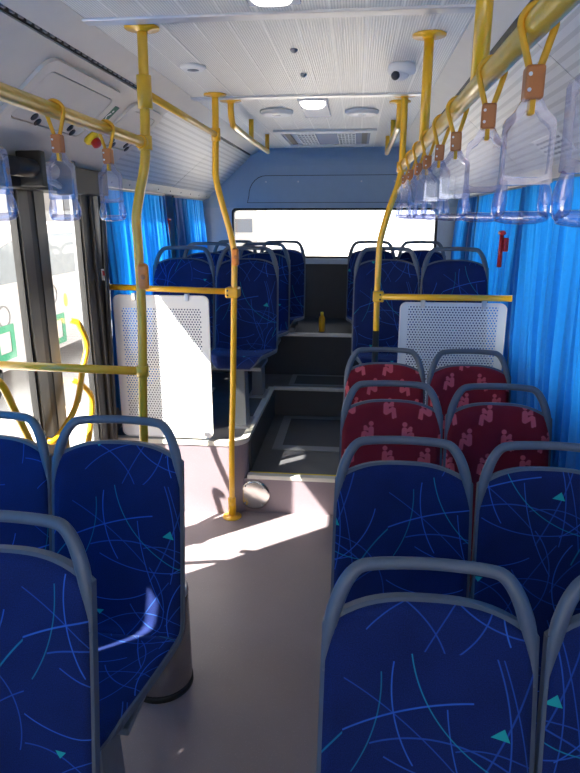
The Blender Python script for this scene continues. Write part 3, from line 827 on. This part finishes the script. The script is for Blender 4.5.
# rear ceiling rails
for (x, ya, yb, lab) in ((-.672, 3.33, 4.72, 'yellow overhead rail at the rear left below the ceiling'), (.20, 3.45, 4.9, 'yellow overhead rail at the rear right below the ceiling')):
    t = thing('ceiling_rail', lab, 'rail', (x, (ya+yb)/2, 2.19), 'yellow ceiling rails')
    obj('rail_tube', MB().sweep([(x, ya, CZ), (x, ya, 2.235), (x, ya+.03, 2.19), (x, ya+.12, 2.175), (x, (ya+yb)/2, 2.172), (x, yb-.06, 2.175)], .0165, 12, sub=5), 'yellow', t)
    for yy in (ya+.62, yb-.09): obj('support', MB().sweep([(x, yy, 2.18), (x, yy, CZ)], .0155, 12), 'yellow', t)
    flange(t, x, ya, CZ)
# rails and screens at the step
def screen(name_lab, x0, x1, z0, z1, y, mat, rail_lab, rx0, rx1, rz):
    t = thing('partition_screen', name_lab, 'screen', ((x0+x1)/2, y, z0), 'perforated screens')
    cx2, cz2 = (x0+x1)/2, (z0+z1)/2
    pts = [(cx2+a, y-.006, cz2+b) for a, b in rrect(x1-x0, z1-z0, .035)]
    obj('perforated_sheet', MB().prism(pts, (0, .0015, 0)), mat, t, uv=lambda v_, i_: (v_.x-cx2, v_.z-cz2))
    i2 = [(cx2+a, y-.008, cz2+b) for a, b in rrect(x1-x0-.012, z1-z0-.012, .030)]
    obj('folded_edge', MB().ring([(a, y-.009, c) for a, b, c in pts], i2, (0, .016, 0)), 'white_paint' if mat.endswith('left') else 'white_plastic', t)
    for xx in (x0+.12, x1-.12): obj('rail_clip', MB().box(xx-.012, xx+.012, y-.014, y+.006, z1-.03, rz-.012, .003), 'steel', t)
    t = thing('partition_rail', rail_lab, 'rail', ((rx0+rx1)/2, y, rz))
    obj('rail_tube', MB().sweep([(rx0, y, rz+(.018 if rx0 < -1 else 0)), (rx1, y, rz)], .0165, 12), 'yellow', t)
    return t
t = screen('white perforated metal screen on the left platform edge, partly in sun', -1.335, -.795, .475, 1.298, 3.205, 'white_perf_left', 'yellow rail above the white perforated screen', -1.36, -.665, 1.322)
obj('pole_clamp', MB().box(-.690, -.620, 3.135, 3.225, 1.295, 1.350, .008), 'yellow', t)
for zz in (1.31, 1.335): obj('clamp_bolt', MB().lathe([(.005, 0), (.005, .004)], (-.675, 3.135, zz), (0, -1, 0), 8), 'black', t)
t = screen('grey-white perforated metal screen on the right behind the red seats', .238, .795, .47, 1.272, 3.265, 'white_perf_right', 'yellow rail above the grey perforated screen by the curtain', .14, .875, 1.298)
obj('pole_clamp', MB().box(.092, .150, 3.25, 3.31, 1.270, 1.326, .006), 'yellow', t)
for zz in (1.285, 1.31): obj('clamp_bolt', MB().lathe([(.005, 0), (.005, .004)], (.13, 3.25, zz), (0, -1, 0), 8), 'black', t)

# round disc on the first riser
t = thing('step_disc', 'round shiny metal disc on the step riser beside the yellow pole', 'disc', (-.567, STEP_Y-.01, .02))
obj('disc_plate', MB().lathe([(.092, 0), (.092, .006), (.080, .010), (.0, .007)], (-.567, STEP_Y-.008, .112), (0, -1, 0), 40), 'mirror', t)
for a in (.8, 2.3, 3.9, 5.4): obj('screw', MB().lathe([(.006, 0), (.006, .003)], (-.567+.078*math.cos(a), STEP_Y-.018, .112+.078*math.sin(a)), (0, -1, 0), 8), 'grey_metal', t)

# ------------------------------------------------------------------ strap handles
def make_strap():
    t = thing('strap_handle', 'x', 'strap handle', (0, 0, 0), 'clear strap handles')     # origin: rail axis
    RR = .0195
    outer = [(-.005, -.058), (-RR*.92, -.010)]+[(-RR*math.cos(a), RR*math.sin(a)) for a in [k*PI/8 for k in range(0, 9)]]+[(RR*.92, -.010), (.005, -.058)]
    th = .0022
    inner = []
    for i, p in enumerate(outer):
        a = Vector(outer[max(0, i-1)]); b = Vector(outer[min(len(outer)-1, i+1)]); tt = (b-a).normalized(); nn = Vector((-tt.y, tt.x)); inner.append((p[0]+nn.x*th, p[1]+nn.y*th))
    outer = [(x*1.12, .003*math.sin(i*.8), z*1.12 if z > 0 else z) for i, (x, z) in enumerate(outer)]
    m = MB().sweep(outer, .0048, 8, sub=2)
    obj('strap', m, 'strap', t)
    obj('strap_tail', MB().box(-.004, .004, -.008, .008, -.112, -.088, .002), 'strap', t)
    cl_ = obj('clip', MB().box(-.0125, .0125, -.0125, .0125, -.094, -.052, .004, 3), 'orange', t)
    for zz in (-.064, -.083): obj('rivet', MB().lathe([(.0026, 0), (.0026, .0015)], (-.007, -.0125, zz), (0, -1, 0), 8), 'white_plastic', cl_)
    # clear body: outline, window and grip opening (x, z)
    Zt, Zb = -.093, -.250
    K = .84
    half = [(.015, Zt), (.019, Zt-.006), (.026, Zt-.016), (.037, Zt-.024), (.040, Zt-.030), (.040, Zt-.060), (.040, Zt-.090), (.041, Zt-.106), (.043, Zt-.120), (.0455, Zt-.138), (.046, Zt-.150), (.042, Zb)]
    ih = [(.008, Zt-.014), (.011, Zt-.018), (.017, Zt-.025), (.028, Zt-.032), (.034, Zt-.040), (.034, Zt-.060), (.034, Zt-.085), (.033, Zt-.094), (.030, Zt-.100), (.025, Zt-.102), (.015, Zt-.101), (.006, Zt-.100)]
    half = [(x*K, z) for x, z in half]; ih = [(x*K, z) for x, z in ih]
    # upper frame
    up = half[:8]; upi = ih[:8]
    oo = up+[(.030, Zt-.108), (-.030, Zt-.108)]+[(-x, z) for x, z in up[::-1]]
    ii = upi+[(.017, Zt-.098), (-.017, Zt-.098)]+[(-x, z) for x, z in upi[::-1]]
    obj('plate_frame', MB().ring([(x, -.007, z) for x, z in oo], [(x, -.007, z) for x, z in ii], (0, .014, 0)), 'plastic_edge', t)
    obj('plate_panel', MB().prism([(x, -.0015, z) for x, z in ii], (0, .003, 0)), 'plastic_clear', t)
    g = MB()
    for s in (-1, 1):
        g.sweep([(s*.026, 0, Zt-.102), (s*.029, 0, Zt-.116), (s*.0305, 0, Zt-.130), (s*.031, 0, Zt-.144), (s*.029, 0, Zb+.008)], [.005, .008, .010, .0098, .008], 10, sub=2)
    g.sweep([(-.034, 0, Zb+.008), (-.018, 0, Zb+.006), (0, 0, Zb+.006), (.018, 0, Zb+.006), (.034, 0, Zb+.008)], [.007, .0085, .009, .0085, .007], 10, sub=2)
    obj('grip', g, 'plastic_edge', t)
    return t
proto = make_strap()
rt = lambda y: (.236+(.213-.236)*(y+1)/4.262, y, 1.938+(1.955-1.938)*(y+1)/4.262)
lt_ = lambda y: (-.735+.015*(y+1.2)/3.27, y, 1.955-.010*(y+1.2)/3.27)
ords = ('nearest, cut by the picture edge', 'second nearest', 'third nearest', 'fourth', 'fifth', 'sixth', 'seventh', 'eighth', 'ninth and farthest')
first = True
for i, y in enumerate((.655, .905, 1.183, 1.55, 1.81, 2.12, 2.415, 2.73, 3.08)):
    o = proto if first else copy_tree(proto); first = False
    o.location = rt(y); o.rotation_euler = (random.uniform(-.04, .04), random.uniform(-.03, .03), random.uniform(-.15, .15))
    tag(o, 'clear strap handle on the right rail, %s of nine' % ords[i], 'strap handle', 'clear strap handles')
for i, y in enumerate((1.18, 1.475, 1.775)):
    o = copy_tree(proto); o.location = lt_(y); o.rotation_euler = (random.uniform(-.04, .04), random.uniform(-.03, .03), random.uniform(-.12, .12))
    tag(o, 'x', 'strap handle', 'clear strap handles')
    o['label'] = 'clear plastic strap handle on the left rail, ' + ('cut off by the left picture edge', 'in front of the door glass', 'nearest the yellow pole')[i]

# ------------------------------------------------------------------ curtains
def curtain(x, side, ya, yb, za, zb, label, amp=.022, wl=.075, edge=None, seed=1):
    rg = random.Random(seed)
    n = int((yb-ya)/.007); nz = 26
    ph = [rg.uniform(0, 6.28) for _ in range(4)]
    m = MB()
    for k in range(nz+1):
        z = zb+(za-zb)*k/nz; f = k/nz            # f: 0 top, 1 bottom
        for i in range(n+1):
            t_ = i/n
            y0, y1 = ya, yb
            if edge: y0, y1 = ya+edge[0]*f, yb+edge[1]*f
            y = y0+(y1-y0)*t_
            s = (yb-ya)*t_
            w1_ = 2*PI*s/wl+ph[0]+1.2*math.sin(2*PI*s/.31+ph[1])
            a = amp*(.35+.65*min(1, f*2.2))
            dx = a*math.sin(w1_+.5*math.sin(f*3+ph[2]))+.4*a*math.sin(2.13*w1_+ph[3]+f)
            m.v.append(Vector((x+side*(-.014*math.sin(f*PI))+dx, y+.006*math.sin(w1_*1.7+f*2), z)))
    for k in range(nz):
        for i in range(n):
            a = k*(n+1)+i; m.f.append([a, a+1, a+n+2, a+n+1]); m.sm.append(True)
    t = thing('window_curtain', label, 'curtain', (x, (ya+yb)/2, za), 'blue window curtains')
    obj('cloth', m, 'curtain', t)
    obj('curtain_track', MB().box(x-.008, x+.008, min(ya, yb), max(ya, yb), zb, zb+.012), 'grey_metal', t)
    return t
ZT = 1.855
curtain(-1.375, -1, 3.22, 4.34, .62, ZT, 'bright blue curtain behind the white perforated screen on the left', amp=.020, seed=3)
curtain(-1.375, -1, 4.56, 5.45, .90, ZT, 'bright blue curtain next to the rear wall on the left', amp=.020, seed=4)
curtain(-1.375, -1, .915, 1.925, .80, ZT, 'blue curtain on the left window just ahead of the door, outside the picture', amp=.018, edge=(-.075, 0), seed=5)
curtain(-1.375, -1, -1.55, .855, .80, ZT, 'blue curtain on the foremost left window, outside the picture', amp=.018, seed=6)
curtain(.834, 1, 1.45, 3.36, .30, ZT, 'large bright blue curtain beside the red seats on the right', amp=.028, wl=.095, edge=(0, -.42), seed=8)
curtain(.850, 1, 3.37, 4.56, .50, ZT, 'blue curtain behind the grey perforated screen on the right', amp=.024, edge=(.0, -.06), seed=9)
curtain(.845, 1, 4.585, 5.44, .90, ZT, 'blue curtain next to the rear wall on the right', amp=.020, seed=10)
curtain(.845, 1, -1.85, 1.33, .80, ZT, 'blue curtain on the foremost right windows, outside the picture', amp=.02, seed=11)
# emergency hammers on the pillars
for (x, y, z, s, lab) in ((-1.395, 4.40, 1.62, 1, 'red emergency hammer on the left pillar between two curtains'), (.772, 3.335, 1.555, -1, 'red emergency hammer on the right pillar between two curtains')):
    t = thing('emergency_hammer', lab, 'hammer', (x, y, z-.1), 'emergency hammers')
    obj('holder', MB().box(x-.012, x+.012, y-.022, y+.022, z-.02, z+.05, .005), 'red', t)
    obj('hammer_head', MB().sweep([(x+s*.022, y-.04, z+.075), (x+s*.022, y+.04, z+.075)], [.012, .012], 10), 'red', t)
    obj('handle', MB().sweep([(x+s*.022, y, z+.075), (x+s*.022, y, z), (x+s*.022, y, z-.10)], [.010, .011, .012], 10), 'red', t)

# ------------------------------------------------------------------ ceiling fittings
def lamp(y0, y1, lit, label):
    x0, x1 = -.325, -.175
    t = thing('ceiling_lamp', label, 'lamp', (-.25, (y0+y1)/2, CZ), 'ceiling lamps')
    obj('housing', MB().box(x0, x1, y0, y1, CZ-.012, CZ-.0005, .004), 'lens_off', t)
    ym, ry = y0+(y1-y0)*lit*.5, (y1-y0)*lit*.5
    m = MB(); n = 8
    for k in range(n+1):
        b = k/n*PI/2
        for i in range(28):
            a = 2*PI*i/28
            ca, sa = math.cos(a), math.sin(a)
            sx = (abs(ca)**.5)*(1 if ca > 0 else -1); sy = (abs(sa)**.5)*(1 if sa > 0 else -1)
            m.v.append(Vector((-.25+.066*sx*math.cos(b), ym+(ry-.01)*sy*math.cos(b), CZ-.012-.028*math.sin(b))))
    for k in range(n):
        for i in range(28): m.f.append([k*28+i, k*28+(i+1) % 28, (k+1)*28+(i+1) % 28, (k+1)*28+i]); m.sm.append(True)
    obj('lens', m, 'lens', t)
lamp(3.30, 3.84, .30, 'rectangular ceiling lamp with a lit dome in the middle rear of the ceiling')
lamp(1.40, 1.90, 1.0, 'lit ceiling lamp cut by the top edge of the picture')
for (x, y, lab) in ((-.478, 3.67, 'round white ceiling speaker left of the rear lamp'), (.005, 3.71, 'round white ceiling speaker right of the rear lamp')):
    t = thing('ceiling_speaker', lab, 'speaker', (x, y, CZ), 'round ceiling speakers')
    obj('speaker_rim', MB().lathe([(.095, 0), (.095, -.010), (.082, -.022), (.070, -.022)], (x, y, CZ), (0, 0, 1), 32), 'white_plastic', t)
    obj('speaker_mesh', MB().lathe([(.072, -.016), (.05, -.021), (0, -.023)], (x, y, CZ), (0, 0, 1), 32), 'lens_off', t)
t = thing('ceiling_vent', 'small oval white ceiling vent between the two left poles', 'vent', (-.675, 2.60, CZ))
obj('vent_rim', MB().lathe([(.052, 0), (.052, -.008), (.040, -.016)], (-.675, 2.60, CZ), (0, 0, 1), 24), 'white_plastic', t)
obj('vent_disc', MB().lathe([(.036, -.014), (.0, -.020)], (-.675, 2.60, CZ), (0, 0, 1), 24), 'grey_metal', t)
for (y, lab) in ((2.40, 'small dark ceiling screw nearer the camera, middle of the ceiling'), (2.79, 'small dark ceiling screw farther from the camera, middle of the ceiling')):
    o = obj('ceiling_screw', MB().lathe([(.014, 0), (.014, -.004), (.007, -.012), (0, -.013)], (-.248, y, CZ), (0, 0, 1), 12), 'grey_metal'); tag(o, lab, 'screw', 'ceiling screws')
# security camera
t = thing('dome_camera', 'white dome security camera hanging from the ceiling near the right rail', 'security camera', (.155, 2.66, CZ))
obj('mount', MB().lathe([(.050, 0), (.054, -.012), (.056, -.024), (.053, -.034), (.036, -.042)], (.155, 2.66, CZ), (0, 0, 1), 28), 'white_plastic', t)
ey = obj('eyeball', MB().lathe([(.0, -.062), (.020, -.059), (.033, -.050), (.037, -.040), (.036, -.034)], (.148, 2.652, CZ), (0, 0, 1), 24), 'white_plastic', t)
obj('lens_barrel', MB().lathe([(.017, .0), (.016, .020), (.011, .023), (0, .021)], (.134, 2.632, CZ-.042), (-.35, -.8, -.5), 18), 'black_gloss', ey)
# air-conditioning return grille
t = thing('air_grille', 'white rectangular air return grille on the rear ceiling', 'air vent', (-.245, 4.86, CZ))
gx0, gx1, gy0, gy1 = -.60, .11, 4.42, 5.32
obj('grille_frame', MB().ring([(x, y, CZ-.014) for x, y in ((gx0, gy0), (gx1, gy0), (gx1, gy1), (gx0, gy1))], [(x, y, CZ-.014) for x, y in ((gx0+.04, gy0+.10), (gx1-.04, gy0+.10), (gx1-.04, gy1-.10), (gx0+.04, gy1-.10))], (0, 0, .0135)), 'white_plastic', t)
obj('grille_plate', MB().box(gx0+.04, gx1-.04, gy0+.10, gy1-.10, CZ-.004, CZ-.0005), 'lens_off', t)
for x in (gx0+.06, gx1-.10): obj('end_slot', MB().box(x, x+.04, gy0+.14, gy1-.14, CZ-.010, CZ-.003), 'black', t)
for x in (-.455, -.165):
    g = obj('lattice', MB().box(x, x+.13, gy0+.14, gy1-.14, CZ-.009, CZ-.003), 'dark_panel', t)
    for k in range(6): obj('bar', MB().box(x+k*.025, x+k*.025+.007, gy0+.13, gy1-.13, CZ-.014, CZ-.008), 'white_plastic', g)
    for k in range(7): obj('bar', MB().box(x, x+.132, gy0+.14+k*.10, gy0+.165+k*.10, CZ-.0145, CZ-.0085), 'white_plastic', g)

# ------------------------------------------------------------------ bin, bottle, heater
t = thing('waste_bin', 'cylindrical stainless steel waste bin behind the left aisle seat', 'bin', (-.692, 1.845, 0))
bc = (-.692, 1.845, 0)
obj('bin_body', MB().lathe([(.113, .020), (.1145, .03), (.1145, .380), (.112, .385)], bc, (0, 0, 1), 48), 'bin_steel', t)
obj('bin_base', MB().lathe([(.117, 0), (.117, .018), (.112, .022)], bc, (0, 0, 1), 48), 'black', t)
obj('bin_rim', MB().lathe([(.112, .383), (.1165, .390), (.1165, .400), (.108, .408), (.096, .404), (.092, .390)], bc, (0, 0, 1), 48), 'steel', t)
obj('flap_lid', MB().lathe([(.093, .392), (.06, .397), (0, .399)], bc, (0, 0, 1), 40), 'bin_steel', t)
t = thing('yellow_bottle', 'small yellow bottle standing on the rear platform in the aisle', 'bottle', (-.272, 4.92, P3))
obj('bottle_body', MB().lathe([(.022, 0), (.026, .006), (.026, .105), (.020, .125), (.012, .135)], (-.272, 4.92, P3+.001), (0, 0, 1), 18), 'yellow', t)
obj('cap', MB().lathe([(.013, .133), (.013, .160), (.010, .163)], (-.272, 4.92, P3), (0, 0, 1), 14), 'sticker_yellow', t)
t = thing('heater_pipes', 'pale heating pipes low along the left wall of the rear platform', 'heater', (-1.315, 4.0, P2))
for zz in (.12, .20): obj('pipe', MB().sweep([(-1.315, 3.36, P2+zz*.45), (-1.315, 4.70, P2+zz*.45)], .022, 10), 'grey_metal', t)
for yy in (3.45, 4.05, 4.65): obj('bracket', MB().box(-1.335, -1.295, yy-.01, yy+.01, P2, P2+.115, .003), 'grey_metal', t)

# ------------------------------------------------------------------ outside
g = obj('ground', MB().box(-60, 40, -40, 70, -.45, -.36), 'pavement'); g['kind'] = 'structure'; g['label'] = 'pale sunlit pavement outside the bus'
VX = -4.0
t = thing('parked_van', 'overexposed white van with green square logos parked outside the door', 'van', (VX-.9, 8.0, -.36))
sil = [(5.6, .0), (5.55, .45), (5.75, .95), (6.2, 1.40), (6.9, 1.62), (9.6, 1.66), (10.1, 1.45), (10.2, .6), (10.15, .0)]
obj('body', MB().prism([(VX, y, z) for y, z in sil], (-1.7, 0, 0)), 'van_white', t)
obj('window_band', MB().prism([(VX+.006, y, z) for y, z in ((6.05, .98), (6.35, 1.34), (6.95, 1.50), (9.6, 1.54), (9.8, .98))], (-.004, 0, 0)), 'car_glass', t)
obj('roof_pillar', MB().box(VX, VX+.012, 7.1, 7.22, .96, 1.54), 'van_white', t)
obj('roof_pillar', MB().box(VX, VX+.012, 8.4, 8.5, .96, 1.56), 'van_white', t)
for yy in (5.98, 9.55):
    wh = obj('wheel', MB().lathe([(.30, -.1), (.32, -.06), (.32, .06), (.30, .1)], (VX-.1, yy, -.04), (1, 0, 0), 28), 'black', t)
    obj('hub', MB().lathe([(.18, .10), (.16, .115), (.0, .12)], (VX-.1, yy, -.04), (1, 0, 0), 20), 'steel', wh)
for yy, zz in ((6.40, .32), (7.66, .26)):
    def sq(h): return [(VX+.002, yy+a*h, zz+b*h) for a, b in ((-1, -1), (1, -1), (1, 1), (-1, 1))]
    obj('logo_square', MB().ring(sq(.20), sq(.12), (.008, 0, 0)), 'green_logo', t)
for yy, zz in ((6.44, .62), (7.60, .74)):
    obj('emblem_ring', MB().ring([(VX+.002, yy+.13*math.cos(k*PI/10), zz+.13*math.sin(k*PI/10)) for k in range(20)], [(VX+.002, yy+.11*math.cos(k*PI/10), zz+.11*math.sin(k*PI/10)) for k in range(20)], (.006, 0, 0)), 'facade_grey', t)
obj('yellow_sticker', MB().prism([(VX+.003, 7.95+.05*math.cos(k*PI/6), .62+.09*math.sin(k*PI/6)) for k in range(12)], (.005, 0, 0)), 'sticker_yellow', t)
t = thing('street_building', 'washed-out pink and white building across the street', 'building', (-11.5, 14, -.36))
obj('wall', MB().box(-12.5, -11, 2, 34, -.36, 9), 'facade', t)
for k in range(8): obj('column', MB().box(-11, -10.7, 3+k*3.6, 3.8+k*3.6, -.36, 9), 'facade_white', t)
for k in range(8): obj('window', MB().box(-11, -10.95, 4.4+k*3.6, 6.0+k*3.6, 1.6, 3.4), 'facade_grey', t)
obj('cornice', MB().box(-12.6, -10.5, 2, 34, 4.4, 4.9), 'facade_white', t)
t = thing('distant_building', 'faint pale building seen through the rear window', 'building', (-6, 40, -.36))
obj('wall', MB().box(-10.5, -6.2, 38, 42, -.36, 3.2), 'facade_white', t)
obj('window_strip', MB().box(-10.2, -6.5, 37.93, 38, .9, 1.7), 'facade_grey', t)
